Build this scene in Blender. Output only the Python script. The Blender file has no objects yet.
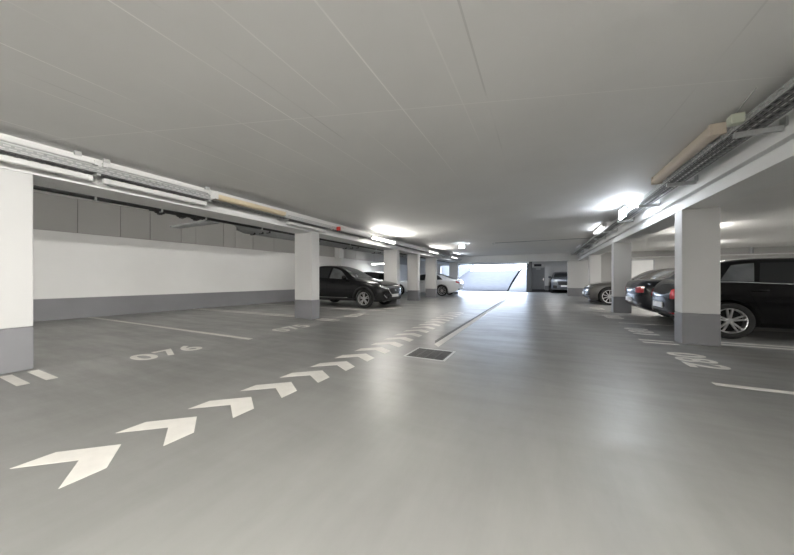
import bpy, bmesh, math, random
from mathutils import Vector, Matrix
from mathutils.bvhtree import BVHTree
random.seed(7)
PI = math.pi
SC = bpy.context.scene
COL = SC.collection

# ------------------------------------------------------------------ camera
YAW = math.atan(143.0 / 290.0)
cam_d = bpy.data.cameras.new('camera')
cam_d.sensor_width = 36.0
cam_d.lens = 290.0 / 794.0 * 36.0
cam_d.shift_y = 1.5 / 794.0
cam_d.clip_start = 0.05
cam_d.clip_end = 500
cam = bpy.data.objects.new('camera', cam_d)
cam.location = (0, 0, 1.05)
cam.rotation_euler = (PI / 2, 0, YAW)
COL.objects.link(cam)
SC.camera = cam

# ------------------------------------------------------------------ materials
def nodes_of(name):
    m = bpy.data.materials.new(name)
    m.use_nodes = True
    nt = m.node_tree
    b = nt.nodes['Principled BSDF']
    return m, nt, b

def N(nt, typ, **kw):
    n = nt.nodes.new(typ)
    for k, v in kw.items():
        setattr(n, k, v)
    return n

def coords(nt, scale=(1, 1, 1)):
    t = N(nt, 'ShaderNodeTexCoord')
    mp = N(nt, 'ShaderNodeMapping')
    mp.inputs['Scale'].default_value = scale
    nt.links.new(t.outputs['Object'], mp.inputs['Vector'])
    return mp.outputs['Vector']

def noise(nt, vec, scale, detail=4, rough=0.55):
    n = N(nt, 'ShaderNodeTexNoise')
    n.inputs['Scale'].default_value = scale
    n.inputs['Detail'].default_value = detail
    n.inputs['Roughness'].default_value = rough
    nt.links.new(vec, n.inputs['Vector'])
    return n.outputs['Fac']

def ramp(nt, fac, stops):
    r = N(nt, 'ShaderNodeValToRGB')
    e = r.color_ramp.elements
    while len(e) < len(stops):
        e.new(0.5)
    for i, (p, c) in enumerate(stops):
        e[i].position = p
        e[i].color = (c[0], c[1], c[2], 1) if not isinstance(c, (int, float)) else (c, c, c, 1)
    nt.links.new(fac, r.inputs['Fac'])
    return r.outputs['Color']

def bump(nt, b, h, strength=0.2, dist=0.01):
    n = N(nt, 'ShaderNodeBump')
    n.inputs['Strength'].default_value = strength
    n.inputs['Distance'].default_value = dist
    nt.links.new(h, n.inputs['Height'])
    nt.links.new(n.outputs['Normal'], b.inputs['Normal'])

def mul(c, k):
    return tuple(min(1, x * k) for x in c)

def speckled(name, col, rough=0.6, metal=0.0, scale=6.0, var=0.06, bmp=0.0, coat=0.0, spec=0.5):
    m, nt, b = nodes_of(name)
    v = coords(nt)
    f = noise(nt, v, scale)
    c = ramp(nt, f, [(0.3, mul(col, 1 - var)), (0.7, mul(col, 1 + var))])
    nt.links.new(c, b.inputs['Base Color'])
    b.inputs['Roughness'].default_value = rough
    b.inputs['Metallic'].default_value = metal
    b.inputs['Specular IOR Level'].default_value = spec
    if coat:
        b.inputs['Coat Weight'].default_value = coat
        b.inputs['Coat Roughness'].default_value = 0.03
    if bmp:
        bump(nt, b, noise(nt, v, scale * 6), bmp, 0.01)
    return m

def emitter(name, col, strength):
    m, nt, b = nodes_of(name)
    b.inputs['Base Color'].default_value = (col[0], col[1], col[2], 1)
    b.inputs['Emission Color'].default_value = (col[0], col[1], col[2], 1)
    b.inputs['Emission Strength'].default_value = strength
    return m

def floor_material():
    m, nt, b = nodes_of('epoxy_floor')
    v = coords(nt)
    big = noise(nt, v, 0.35, 5, 0.6)
    c1 = ramp(nt, big, [(0.3, (0.178, 0.178, 0.172)), (0.7, (0.206, 0.206, 0.198))])
    v2 = coords(nt, (3.0, 0.7, 1))
    st = noise(nt, v2, 1.3, 8, 0.65)
    c2 = ramp(nt, st, [(0.33, 0.90), (0.67, 1.05)])
    mx = N(nt, 'ShaderNodeMix', data_type='RGBA', blend_type='MULTIPLY')
    mx.inputs['Factor'].default_value = 1.0
    nt.links.new(c1, mx.inputs['A']); nt.links.new(c2, mx.inputs['B'])
    nt.links.new(mx.outputs['Result'], b.inputs['Base Color'])
    r = ramp(nt, noise(nt, coords(nt, (0.6, 2.6, 1)), 1.4, 8, 0.65), [(0.34, 0.31), (0.66, 0.47)])
    nt.links.new(r, b.inputs['Roughness'])
    b.inputs['Specular IOR Level'].default_value = 0.5
    return m

def ceiling_material():
    m, nt, b = nodes_of('board_marked_concrete')
    v = coords(nt)
    base = ramp(nt, noise(nt, v, 0.6, 6, 0.6), [(0.3, (0.75, 0.744, 0.73)), (0.7, (0.81, 0.804, 0.79))])
    sep = N(nt, 'ShaderNodeSeparateXYZ')
    nt.links.new(v, sep.inputs[0])
    def line(sock, period, offset, width):
        a = N(nt, 'ShaderNodeMath', operation='ADD'); a.inputs[1].default_value = offset
        nt.links.new(sock, a.inputs[0])
        q = N(nt, 'ShaderNodeMath', operation='PINGPONG'); q.inputs[1].default_value = period / 2
        nt.links.new(a.outputs[0], q.inputs[0])
        l = N(nt, 'ShaderNodeMath', operation='LESS_THAN'); l.inputs[1].default_value = width
        nt.links.new(q.outputs[0], l.inputs[0])
        return l.outputs[0]
    def m2(op, x, y):
        n = N(nt, 'ShaderNodeMath', operation=op)
        for i, s in enumerate((x, y)):
            if isinstance(s, (int, float)): n.inputs[i].default_value = s
            else: nt.links.new(s, n.inputs[i])
        return n.outputs[0]
    l1 = line(sep.outputs['X'], 0.53, 0.1, 0.006)
    patchy = ramp(nt, noise(nt, coords(nt, (1.9, 0.35, 1)), 1.3, 2), [(0.42, 0.0), (0.56, 1.0)])
    side = N(nt, 'ShaderNodeMapRange')
    side.inputs['From Min'].default_value = -0.2; side.inputs['From Max'].default_value = -1.2
    nt.links.new(sep.outputs['X'], side.inputs['Value'])
    near = N(nt, 'ShaderNodeMapRange')
    near.inputs['From Min'].default_value = 5.0; near.inputs['From Max'].default_value = 2.0
    nt.links.new(sep.outputs['Y'], near.inputs['Value'])
    lm = m2('MULTIPLY', m2('MULTIPLY', l1, patchy), m2('MULTIPLY', side.outputs[0], near.outputs[0]))
    # one slanted pour joint
    s = m2('ADD', sep.outputs['Y'], m2('MULTIPLY', sep.outputs['X'], -0.32))
    j = line(s, 7.3, 4.45, 0.006)
    lm2 = m2('MULTIPLY', m2('MULTIPLY', j, 0.6), near.outputs[0])
    tot = m2('MAXIMUM', lm, lm2)
    dk = line(sep.outputs['X'], 1.59, 0.42, 0.007)
    dkm = m2('MULTIPLY', m2('MULTIPLY', dk, near.outputs[0]), ramp(nt, noise(nt, coords(nt, (1.5, 0.3, 1)), 2.1, 2), [(0.45, 0.0), (0.55, 0.5)]))
    mx = N(nt, 'ShaderNodeMix', data_type='RGBA'); mx.inputs['B'].default_value = (0.97, 0.96, 0.94, 1)
    nt.links.new(m2('MULTIPLY', tot, 0.95), mx.inputs['Factor']); nt.links.new(base, mx.inputs['A'])
    mx2 = N(nt, 'ShaderNodeMix', data_type='RGBA'); mx2.inputs['B'].default_value = (0.52, 0.515, 0.50, 1)
    nt.links.new(dkm, mx2.inputs['Factor']); nt.links.new(mx.outputs['Result'], mx2.inputs['A'])
    nt.links.new(mx2.outputs['Result'], b.inputs['Base Color'])
    b.inputs['Roughness'].default_value = 0.75
    h = m2('ADD', m2('MULTIPLY', tot, 1.5), noise(nt, coords(nt, (6, 0.8, 1)), 1.5, 6))
    bump(nt, b, h, 0.12, 0.01)
    return m

def wall_material(name, col, joint=False):
    m, nt, b = nodes_of(name)
    v = coords(nt)
    c = ramp(nt, noise(nt, v, 0.9, 5), [(0.3, mul(col, 0.96)), (0.7, mul(col, 1.02))])
    nt.links.new(c, b.inputs['Base Color'])
    b.inputs['Roughness'].default_value = 0.6
    bump(nt, b, noise(nt, v, 30, 3), 0.06, 0.005)
    return m

def perforated(name, col):
    return speckled(name, col, 0.42, 0.85, 20, 0.06)

M = dict(
    floor=floor_material(), ceiling=ceiling_material(),
    white=wall_material('white_wall_paint', (0.69, 0.69, 0.685)),
    colwhite=wall_material('white_column_paint', (0.56, 0.56, 0.555)),
    upper=wall_material('pale_concrete_block', (0.385, 0.38, 0.37)),
    beam=wall_material('white_beam_paint', (0.76, 0.76, 0.755)),
    grey=speckled('grey_base_paint', (0.205, 0.205, 0.22), 0.5, 0, 1.5, 0.05, 0.05),
    darkline=speckled('dark_joint', (0.1, 0.1, 0.1), 0.8),
    paint=speckled('floor_marking_paint', (0.58, 0.565, 0.53), 0.5, 0, 8, 0.07, 0.05),
    galv=speckled('galvanised_steel', (0.50, 0.51, 0.51), 0.45, 0.55, 25, 0.07),
    galvdark=speckled('dull_steel', (0.22, 0.22, 0.22), 0.5, 0.6, 25, 0.1),
    blackpipe=speckled('black_insulation', (0.012, 0.012, 0.013), 0.6),
    greypipe=speckled('grey_pipe', (0.33, 0.34, 0.35), 0.45, 0.3),
    plasticwhite=speckled('white_plastic', (0.66, 0.66, 0.655), 0.4, 0, 10, 0.02),
    beige=speckled('yellowed_diffuser', (0.66, 0.56, 0.39), 0.4, 0, 3, 0.04),
    beigebox=speckled('tan_diffuser', (0.60, 0.52, 0.43), 0.5, 0, 3, 0.06),
    junction=speckled('pale_green_plastic', (0.52, 0.55, 0.45), 0.5, 0, 10, 0.03),
    red=speckled('red_plastic', (0.55, 0.03, 0.02), 0.4),
    cable=speckled('cable_sheath', (0.05, 0.05, 0.055), 0.5),
    cable_l=speckled('pale_cable_sheath', (0.45, 0.45, 0.44), 0.5),
    iron=speckled('cast_iron_grate', (0.075, 0.075, 0.075), 0.6, 0.4, 30, 0.2),
    pit_shade=speckled('drain_pit_shade', (0.015, 0.015, 0.015), 0.9),
    door=speckled('grey_door_paint', (0.20, 0.205, 0.22), 0.45),
    rubber=speckled('tyre_rubber', (0.012, 0.012, 0.012), 0.75, 0, 30, 0.2),
    alloy=speckled('alloy_silver', (0.62, 0.62, 0.63), 0.28, 0.85, 20, 0.03),
    alloydark=speckled('alloy_grey', (0.36, 0.36, 0.37), 0.3, 0.85, 20, 0.03),
    chrome=speckled('chrome', (0.8, 0.8, 0.8), 0.12, 1.0, 20, 0.02),
    blackplastic=speckled('black_plastic', (0.012, 0.012, 0.013), 0.5),
    well=speckled('wheel_well', (0.006, 0.006, 0.006), 0.95),
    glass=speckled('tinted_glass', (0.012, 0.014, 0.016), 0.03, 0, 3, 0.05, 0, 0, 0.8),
    glasslit=speckled('tinted_glass_lit_tone', (0.10, 0.105, 0.11), 0.04, 0, 3, 0.3, 0, 0, 0.8),  # paler copy of the glass; the lit interior is put into its colour
    lampglass=speckled('headlamp_glass', (0.28, 0.29, 0.30), 0.2, 0.2, 20, 0.2, 0, 0.4),
    taillight=speckled('red_tail_lamp', (0.42, 0.012, 0.02), 0.1, 0, 20, 0.1, 0, 0.8),
    plate=speckled('number_plate', (0.75, 0.75, 0.74), 0.35),
    interior=speckled('seat_fabric', (0.12, 0.12, 0.12), 0.8),
    car_charcoal=speckled('charcoal_car_paint', (0.006, 0.006, 0.007), 0.25, 0.0, 60, 0.1, 0, 0.3, 0.2),
    car_black=speckled('black_car_paint', (0.003, 0.003, 0.0035), 0.25, 0.0, 60, 0.1, 0, 0.35, 0.2),
    car_white=speckled('white_car_paint', (0.72, 0.73, 0.75), 0.3, 0.0, 60, 0.02, 0, 1.0),
    car_grey=speckled('bronze_grey_car_paint', (0.11, 0.105, 0.10), 0.3, 0.6, 60, 0.05, 0, 1.0),
    car_navy=speckled('dark_blue_car_paint', (0.005, 0.006, 0.011), 0.2, 0.0, 60, 0.1, 0, 0.6, 0.3),
    car_slate=speckled('slate_blue_car_paint', (0.12, 0.13, 0.15), 0.3, 0.4, 60, 0.05, 0, 1.0),
    edge=speckled('matt_black_rubber', (0.004, 0.004, 0.004), 1.0, 0, 10, 0.1, 0, 0, 0.0),
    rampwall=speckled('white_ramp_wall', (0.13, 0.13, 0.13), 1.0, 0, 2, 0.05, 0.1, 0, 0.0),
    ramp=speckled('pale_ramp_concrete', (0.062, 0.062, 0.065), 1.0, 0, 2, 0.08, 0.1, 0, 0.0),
    lit=emitter('lit_tube', (1.0, 0.97, 0.90), 9.0),
    litcool=emitter('lit_sign', (0.82, 0.90, 1.0), 10.0),
    litdim=emitter('faintly_lit_diffuser', (1.0, 0.98, 0.95), 0.8),
)

# ------------------------------------------------------------------ mesh helpers
def link(name, me, mat, parent=None, mats=None):
    me.name = name
    o = bpy.data.objects.new(name, me)
    for mm in (mats or [mat]):
        me.materials.append(mm)
    COL.objects.link(o)
    if parent is not None:
        o.parent = parent
    return o

def obj(name, bm, mat, parent=None, smooth=None, bevel=0, mats=None):
    bmesh.ops.recalc_face_normals(bm, faces=bm.faces)
    me = bpy.data.meshes.new(name)
    bm.to_mesh(me)
    bm.free()
    if smooth:
        for p in me.polygons:
            p.use_smooth = True
        me.set_sharp_from_angle(angle=math.radians(smooth))
    o = link(name, me, mat, parent, mats)
    if bevel:
        md = o.modifiers.new('bevel', 'BEVEL')
        md.width = bevel; md.segments = 2; md.limit_method = 'ANGLE'
    return o

def box(bm, x0, x1, y0, y1, z0, z1, mi=0):
    v = [bm.verts.new((x, y, z)) for x in (x0, x1) for y in (y0, y1) for z in (z0, z1)]
    for q in ((0, 1, 3, 2), (4, 6, 7, 5), (0, 4, 5, 1), (2, 3, 7, 6), (0, 2, 6, 4), (1, 5, 7, 3)):
        f = bm.faces.new([v[i] for i in q])
        f.material_index = mi

def quad(bm, *pts):
    return bm.faces.new([bm.verts.new(p) for p in pts])

def tube(bm, path, r, seg=10, cap=True):
    rings = []
    n = len(path)
    P = [Vector(p) for p in path]
    for i in range(n):
        t = (P[min(i + 1, n - 1)] - P[max(i - 1, 0)]).normalized()
        up = Vector((0, 0, 1)) if abs(t.z) < 0.9 else Vector((1, 0, 0))
        a = t.cross(up).normalized(); b = t.cross(a)
        rings.append([bm.verts.new(P[i] + r * (math.cos(2 * PI * k / seg) * a + math.sin(2 * PI * k / seg) * b)) for k in range(seg)])
    for i in range(n - 1):
        for k in range(seg):
            bm.faces.new([rings[i][k], rings[i][(k + 1) % seg], rings[i + 1][(k + 1) % seg], rings[i + 1][k]])
    if cap:
        bm.faces.new(rings[0]); bm.faces.new(rings[-1][::-1])

def prism(bm, poly, z0, z1):
    lo = [bm.verts.new((x, y, z0)) for x, y in poly]
    hi = [bm.verts.new((x, y, z1)) for x, y in poly]
    bm.faces.new(lo[::-1]); bm.faces.new(hi)
    n = len(poly)
    for i in range(n):
        bm.faces.new([lo[i], lo[(i + 1) % n], hi[(i + 1) % n], hi[i]])

def tag(o, label, cat, group=None, kind=None):
    o['label'] = label; o['category'] = cat
    if group: o['group'] = group
    if kind: o['kind'] = kind
    return o

def thing(name, label, cat, loc=(0, 0, 0), rz=0, group=None, kind=None):
    o = bpy.data.objects.new(name, None)
    o.empty_display_size = 0.1
    COL.objects.link(o)
    o.location = loc; o.rotation_euler = (0, 0, rz)
    return tag(o, label, cat, group, kind)

def struct(name, bm, mat, **kw):
    o = obj(name, bm, mat, **kw)
    o['kind'] = 'structure'
    return o

def B(*a):
    bm = bmesh.new(); box(bm, *a); return bm

# ------------------------------------------------------------------ the setting
CZ = 2.65            # aisle and right-hand ceiling
LZ = 3.2             # ceiling over the left bays
YB = -11.0           # rear end behind the camera
bm = bmesh.new()
box(bm, -13, 13, YB - 0.2, 22.5, -0.2, 0)
box(bm, -8.2, 13, 22.5, 27.6, -0.2, 0)
box(bm, -13, -8.2, 22.5, 25.5, -0.2, 0)
struct('floor', bm, M['floor'])
bm = bmesh.new()
box(bm, -5.9, 13, YB - 0.2, 21.5, CZ, 3.4)
box(bm, -5.9, 2.8, 21.5, 25.6, CZ, 3.4)
box(bm, -0.95, 2.8, 25.6, 27.6, CZ, 3.4)
struct('ceiling', bm, M['ceiling'])
struct('ceiling_left', B(-13, -5.9, YB - 0.2, 25.6, LZ, 3.4), M['ceiling'])

# left wall, very slightly splayed as in the photo
WA, WB = (-11.35, 0.0), (-10.45, 12.0)
def wl(y):
    return WA[0] + (WB[0] - WA[0]) * (y - WA[1]) / (WB[1] - WA[1]) if y <= 12 else WB[0]
bm = bmesh.new()
def slab_left(bm, off, z0, z1, y0=YB, y1=25.5, th=0.3):
    ys = [y0, 12.0, y1] if y0 < 12 < y1 else [y0, y1]
    for a, b in zip(ys, ys[1:]):
        x0, x1 = wl(a) + off, wl(b) + off
        v = [bm.verts.new(p) for p in ((x0, a, z0), (x1, b, z0), (x1, b, z1), (x0, a, z1), (x0 - th, a, z0), (x1 - th, b, z0), (x1 - th, b, z1), (x0 - th, a, z1))]
        for q in ((0, 1, 2, 3), (5, 4, 7, 6), (4, 0, 3, 7), (1, 5, 6, 2), (3, 2, 6, 7), (4, 5, 1, 0)):
            bm.faces.new([v[i] for i in q])
slab_left(bm, 0, 0, 2.28)
wlft = struct('wall_left', bm, M['white'])
bm = bmesh.new()
y = YB
edges = [1.1, 2.05, 3.19, 4.05, 4.75, 5.6, 6.05, 7.0, 7.45, 8.2, 9.2, 10.3, 11.3]
edges = [YB] + [YB + 1.2 * i for i in range(1, 10)] + edges + [12.0 + 1.1 * i for i in range(1, 12)] + [25.5]
for a, b in zip(edges, edges[1:]):
    slab_left(bm, -0.012, 2.288, LZ, a + 0.006, b - 0.006, 0.28)
o = obj('upper_panel', bm, M['upper'], wlft)
bm = bmesh.new(); slab_left(bm, -0.03, 2.28, LZ, th=0.27)
obj('joint_backing', bm, M['darkline'], wlft)
bm = bmesh.new(); slab_left(bm, 0.006, 0, 0.55, th=0.01)
struct('baseboard_left', bm, M['grey'])

bm = B(-13, 13, YB - 0.3, YB, 0, LZ); struct('wall_rear', bm, M['white'])
bm = B(12.0, 12.3, YB, 21.4, 0, CZ); struct('wall_right', bm, M['white'])
bm = B(11.99, 12.0, YB, 21.2, 0, 0.5); struct('baseboard_right', bm, M['grey'])
# far end: right hall end wall, partition by the aisle, door wall
bm = bmesh.new()
box(bm, 2.65, 12.0, 21.2, 21.5, 0, CZ)
wr = struct('wall_far_right', bm, M['upper'])
bm = B(2.65, 12.0, 21.19, 21.2, 0, 0.5); struct('baseboard_far_right', bm, M['grey'])
bm = bmesh.new()
box(bm, 1.53, 2.65, 20.65, 20.95, 0, 2.2)
struct('wall_partition', bm, M['colwhite'])
bm = B(1.525, 2.655, 20.645, 20.955, 0, 0.5); struct('baseboard_partition', bm, M['grey'])
bm = bmesh.new()
box(bm, 0.36, 2.9, 27.0, 27.3, 0, CZ); box(bm, -0.95, -0.70, 27.0, 27.3, 0, CZ); box(bm, -0.70, 0.36, 27.0, 27.3, 2.02, CZ)
box(bm, -0.95, -0.80, 25.7, 27.0, 0, CZ)
box(bm, 2.65, 2.9, 20.95, 27.0, 0, CZ)
box(bm, 0.36, 0.62, 26.6, 27.0, 0, CZ)
struct('wall_end', bm, M['colwhite'])
bm = bmesh.new()
box(bm, 0.36, 2.65, 26.99, 27.0, 0, 0.5); box(bm, -0.955, -0.795, 25.695, 26.99, 0, 0.5); box(bm, 0.355, 0.625, 26.595, 26.99, 0, 0.5)
struct('baseboard_end', bm, M['grey'])
bm = B(-0.69, 0.35, 27.02, 27.08, 0.01, 2.0)
d1 = struct('door_1', bm, M['door'])
bm = bmesh.new()
box(bm, -0.70, -0.64, 26.98, 27.1, 0, 2.02); box(bm, 0.30, 0.36, 26.98, 27.1, 0, 2.02); box(bm, -0.64, 0.30, 26.98, 27.1, 1.96, 2.02)
obj('door_frame', bm, M['greypipe'], d1)
bm = bmesh.new(); box(bm, 0.2, 0.28, 26.98, 27.02, 1.0, 1.03); box(bm, 0.24, 0.28, 26.995, 27.02, 0.92, 1.1)
obj('door_handle', bm, M['chrome'], d1)
obj('closer', B(-0.3, 0.05, 26.97, 27.02, 1.86, 1.92), M['galv'], d1)
bm = bmesh.new()
box(bm, -13, -8.1, 25.3, 25.6, 0, LZ)
struct('wall_far_left', bm, M['white'])
bm = B(-10.45, -8.1, 25.29, 25.3, 0, 0.5); struct('baseboard_far_left', bm, M['grey'])

# beams
bm = B(-5.9, -5.3, YB, 25.5, 2.27, 3.3); struct('beam_left', bm, M['beam'])
bm = bmesh.new()
box(bm, 2.06, 2.51, YB, 20.65, 2.37, CZ); box(bm, 2.14, 2.51, YB, 20.65, 2.275, 2.37); box(bm, 2.06, 2.51, YB, 20.65, 2.17, 2.275)  # groove added so its shade draws a dark band along the beam
struct('beam_right', bm, M['beam'])
bm = B(-5.3, 2.65, 20.65, 21.15, 2.2, CZ); struct('beam_far', bm, M['beam'])
bm = bmesh.new(); box(bm, -8.1, -0.80, 25.4, 25.7, 2.26, 3.4)
struct('lintel', bm, M['beam'])

# ramp up to the daylight
def strip(bm, pts, th):
    """solid strip from a list of (xl, xr, y, z)"""
    a = [[bm.verts.new((xl, y, z)), bm.verts.new((xr, y, z)), bm.verts.new((xr, y, z - th)), bm.verts.new((xl, y, z - th))] for xl, xr, y, z in pts]
    for p, q in zip(a, a[1:]):
        for i in range(4):
            bm.faces.new([p[i], p[(i + 1) % 4], q[(i + 1) % 4], q[i]])
    bm.faces.new(a[0][::-1]); bm.faces.new(a[-1])
def rz(y):
    if y < 24: return 0.0
    if y < 27: return 0.12 * (y - 24) ** 2 / 6
    if y < 43: return 0.18 + 0.12 * (y - 27)
    if y < 47: return 2.1 + 0.12 * (y - 43) - 0.12 * (y - 43) ** 2 / 8
    return 2.34
def rl(y): return -8.1 - 0.09 * max(0, y - 26)
RY = [25.6, 26.2, 27, 29, 32, 36, 40, 43, 44.3, 45.6, 47, 60, 90, 140]
bm = bmesh.new(); strip(bm, [(rl(y) - 0.3, 3, y, rz(y)) for y in RY], 0.3)
struct('driveway_ramp', bm, M['ramp'])
bm = bmesh.new(); strip(bm, [(rl(y) - 0.35, rl(y), y, max(rz(y) + 0.55, 2.75)) for y in RY[:11]], 3.2)
struct('wall_ramp_left', bm, M['rampwall'])
bm = bmesh.new(); strip(bm, [(-0.98, -0.6, y, max(rz(y) + 0.5, 2.75)) for y in RY[:11]], 3.2)
struct('wall_ramp_right', bm, M['rampwall'])
bm = bmesh.new(); strip(bm, [(-2.35, -0.98, y, rz(y) + min(0.14, 0.04 * (y - 25.6))) for y in RY[:11]], 0.4)
kb = struct('kerb', bm, M['rampwall'])
bm = bmesh.new(); strip(bm, [(-2.47, -2.35, y, rz(y) + min(0.28, 0.001 + 0.06 * (y - 25.6))) for y in RY[:11]], 0.4)
obj('rubber_edge', bm, M['edge'], kb)
bm = bmesh.new(); tube(bm, [(-10.0 + 0.6, 46.0, rz(46)), (-9.4, 46.0, rz(46) + 0.9)], 0.12, 10)
tag(obj('bollard', bm, M['greypipe'], smooth=40), 'short dark post standing at the top of the bright ramp', 'bollard')

# ------------------------------------------------------------------ columns
def column(x0, x1, y0, y1, top, label):
    t = thing('concrete_column', label, 'column', ((x0 + x1) / 2, (y0 + y1) / 2, 0), 0, 'white columns with grey painted bases', 'thing')
    hx, hy = (x1 - x0) / 2, (y1 - y0) / 2
    obj('shaft', B(-hx, hx, -hy, hy, 0.5, top), M['colwhite'], t, bevel=0.012)
    obj('painted_base', B(-hx - 0.003, hx + 0.003, -hy - 0.003, hy + 0.003, 0, 0.5), M['grey'], t, bevel=0.012)
    return t
LC = [(1.16, 'broad white column with grey base cut off by the frame beside bay 076'),
      (6.05, 'white column with grey base between bay number 075 and the crossover'),
      (11.0, 'white column with grey base directly behind the crossover bonnet'),
      (13.3, 'white column with grey base between the crossover and the white saloon, nearer of two'),
      (15.95, 'white column with grey base standing against the white saloon by its rear wheel'),
      (20.8, 'slim far white column rising behind the white saloon boot')]
for yf, lab in LC:
    column(-5.9 if yf != 13.3 else -5.85, -5.3, yf - 0.29, yf, 2.27, lab)
RC = [(6.24, 'large white column with grey base beside bay number 082 and the black hatchback'),
      (11.12, 'white column with grey base between the dark saloon boot and the bronze grey saloon'),
      (16.05, 'white column behind the bonnet of the bronze grey saloon')]
for yn, lab in RC:
    column(2.06, 2.51, yn, yn + 0.3, 2.17, lab)

# ------------------------------------------------------------------ floor markings
ORD = ['nearest', 'second', 'third', 'fourth', 'fifth', 'sixth', 'seventh', 'eighth', 'ninth', 'tenth', 'eleventh', 'twelfth', 'thirteenth',
       'fourteenth', 'fifteenth', 'sixteenth', 'seventeenth', 'eighteenth', 'nineteenth', 'farthest']
def interp(tab, x):
    if x <= tab[0][0]: return tab[0][1]
    for (a, p), (b, q) in zip(tab, tab[1:]):
        if x <= b: return p + (q - p) * (x - a) / (b - a)
    return tab[-1][1]
CX = [(0.7, -2.395), (1.1, -2.36), (1.55, -2.315), (2.7, -2.23), (4.0, -2.18), (5.0, -2.2), (6.5, -2.26), (9.0, -2.34)]
for i in range(20):
    y0 = 0.492 + 0.432 * i
    cx = interp(CX, y0 + 0.2)
    w = 0.235
    sl = 0.0
    poly = [(cx - w, y0 - sl), (cx, y0 + 0.20), (cx + w, y0 + 0.06), (cx + w, y0 + 0.24), (cx + 0.01, y0 + 0.385), (cx - w, y0 + 0.17)]
    bm = bmesh.new(); prism(bm, [(x - cx, y - y0) for x, y in poly], 0.0, 0.0015)
    lab = {0: 'large white chevron painted on the floor, nearest of the row', 19: 'tiny white floor chevron at the far end of the row'}.get(
        i, 'white chevron painted on the floor, %s of the row counted from the near end' % ORD[i])
    o = tag(obj('floor_chevron', bm, M['paint']), lab, 'floor marking', 'white chevrons leading to the ramp', 'thing')
    o.location = (cx, y0, 0)

def floor_line(name, poly, label, group):
    cx = sum(p[0] for p in poly) / len(poly); cy = sum(p[1] for p in poly) / len(poly)
    bm = bmesh.new(); prism(bm, [(x - cx, y - cy) for x, y in poly], 0, 0.0015)
    o = tag(obj(name, bm, M['paint']), label, 'floor marking', group, 'thing')
    o.location = (cx, cy, 0)
    return o
def rect(x0, x1, y0, y1): return [(x0, y0), (x1, y0), (x1, y1), (x0, y1)]
G1 = 'white bay divider lines'
floor_line('bay_line', rect(wl(3.4), -4.53, 3.37, 3.46), 'long thin white line between bays 076 and 075, ending bare in the open', G1)
floor_line('bay_line', rect(wl(8.4), -4.55, 8.35, 8.44), 'white line on the floor running beneath the near side of the crossover', G1)
floor_line('bay_line', rect(1.56, 6.8, 3.96, 4.05), 'white line on the floor beyond number 082, nearest on the hatchback side', G1)
floor_line('bay_line', rect(1.70, 6.8, 8.58, 8.67), 'white line passing between the black hatchback and the dark saloon', G1)
floor_line('bay_line', rect(1.70, 6.8, 13.55, 13.64), 'white line on the floor beside the near wheel of the bronze grey saloon', G1)
G2 = 'paired dashes at the column feet'
names = ['by the broad column at the frame edge', 'by the column near 075', 'by the column behind the crossover nose']
for (ya, yb), nm in zip([((0.90, 0.985), (1.09, 1.175)), ((5.76, 5.84), (5.96, 6.04)), ((10.70, 10.78), (10.92, 11.0))], names):
    floor_line('floor_dash', rect(-5.20, -4.60, *ya), 'short white floor dash %s, nearer of the pair' % nm, G2)
    floor_line('floor_dash', rect(-5.20, -4.60, *yb), 'short white floor dash %s, farther of the pair' % nm, G2)
for (ya, yb), nm in zip([((6.12, 6.2), (6.34, 6.42)), ((11.1, 11.18), (11.32, 11.4))], ['by the large column near 082', 'by the column at the dark saloon boot']):
    floor_line('floor_dash', rect(1.54, 2.0, *ya), 'short white floor dash %s, nearer of the pair' % nm, G2)
    floor_line('floor_dash', rect(1.54, 2.0, *yb), 'short white floor dash %s, farther of the pair' % nm, G2)
G3 = 'paired lines behind the columns'
floor_line('bay_line', rect(wl(6), -6.05, 5.93, 6.01), 'white line from the column by 075 to the wall, nearer of the pair', G3)
floor_line('bay_line', rect(wl(6), -6.05, 6.12, 6.20), 'white line from the column by 075 to the wall, farther of the pair', G3)
floor_line('bay_line', rect(2.56, 6.8, 6.44, 6.52), 'white line under the sill of the black hatchback, nearer of the pair', G3)
floor_line('bay_line', rect(2.56, 6.8, 6.66, 6.74), 'white line under the sill of the black hatchback, farther of the pair', G3)

def number(txt, x, y, rot, label, L=0.80, H=0.44):
    cu = bpy.data.curves.new('bay_number', 'FONT')
    cu.body = txt; cu.size = 1.0; cu.align_x = 'CENTER'; cu.align_y = 'CENTER'; cu.extrude = 0.002; cu.offset = 0.02; cu.space_character = 1.12
    to = bpy.data.objects.new('tmp', cu); COL.objects.link(to)
    dg = bpy.context.evaluated_depsgraph_get(); dg.update()
    me = bpy.data.meshes.new_from_object(to.evaluated_get(dg))
    bpy.data.objects.remove(to)
    xs = [v.co.x for v in me.vertices]; ys = [v.co.y for v in me.vertices]
    cx, cy = (min(xs) + max(xs)) / 2, (min(ys) + max(ys)) / 2
    sx, sy = L / (max(xs) - min(xs)), H / (max(ys) - min(ys))
    for v in me.vertices:
        v.co = ((v.co.x - cx) * sx, (v.co.y - cy) * sy, 0.0016 if v.co.z > 0 else 0.0)
    me.materials.clear()
    o = link('bay_number', me, M['paint'])
    o.location = (x, y, 0); o.rotation_euler = (0, 0, rot)
    tag(o, label, 'floor marking', 'painted bay numbers', 'thing')
for txt, y, lab in (('076', 2.275, 'white number 076 painted on the floor in the empty bay'), ('075', 4.58, 'white number 075 painted on the floor beside the column foot'),
                    ('074', 7.05, 'white number 074 painted on the floor just past the column'), ('073', 9.35, 'white number 073 painted on the floor in front of the crossover')):
    number(txt, -4.78, y, PI / 2, lab)
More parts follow.
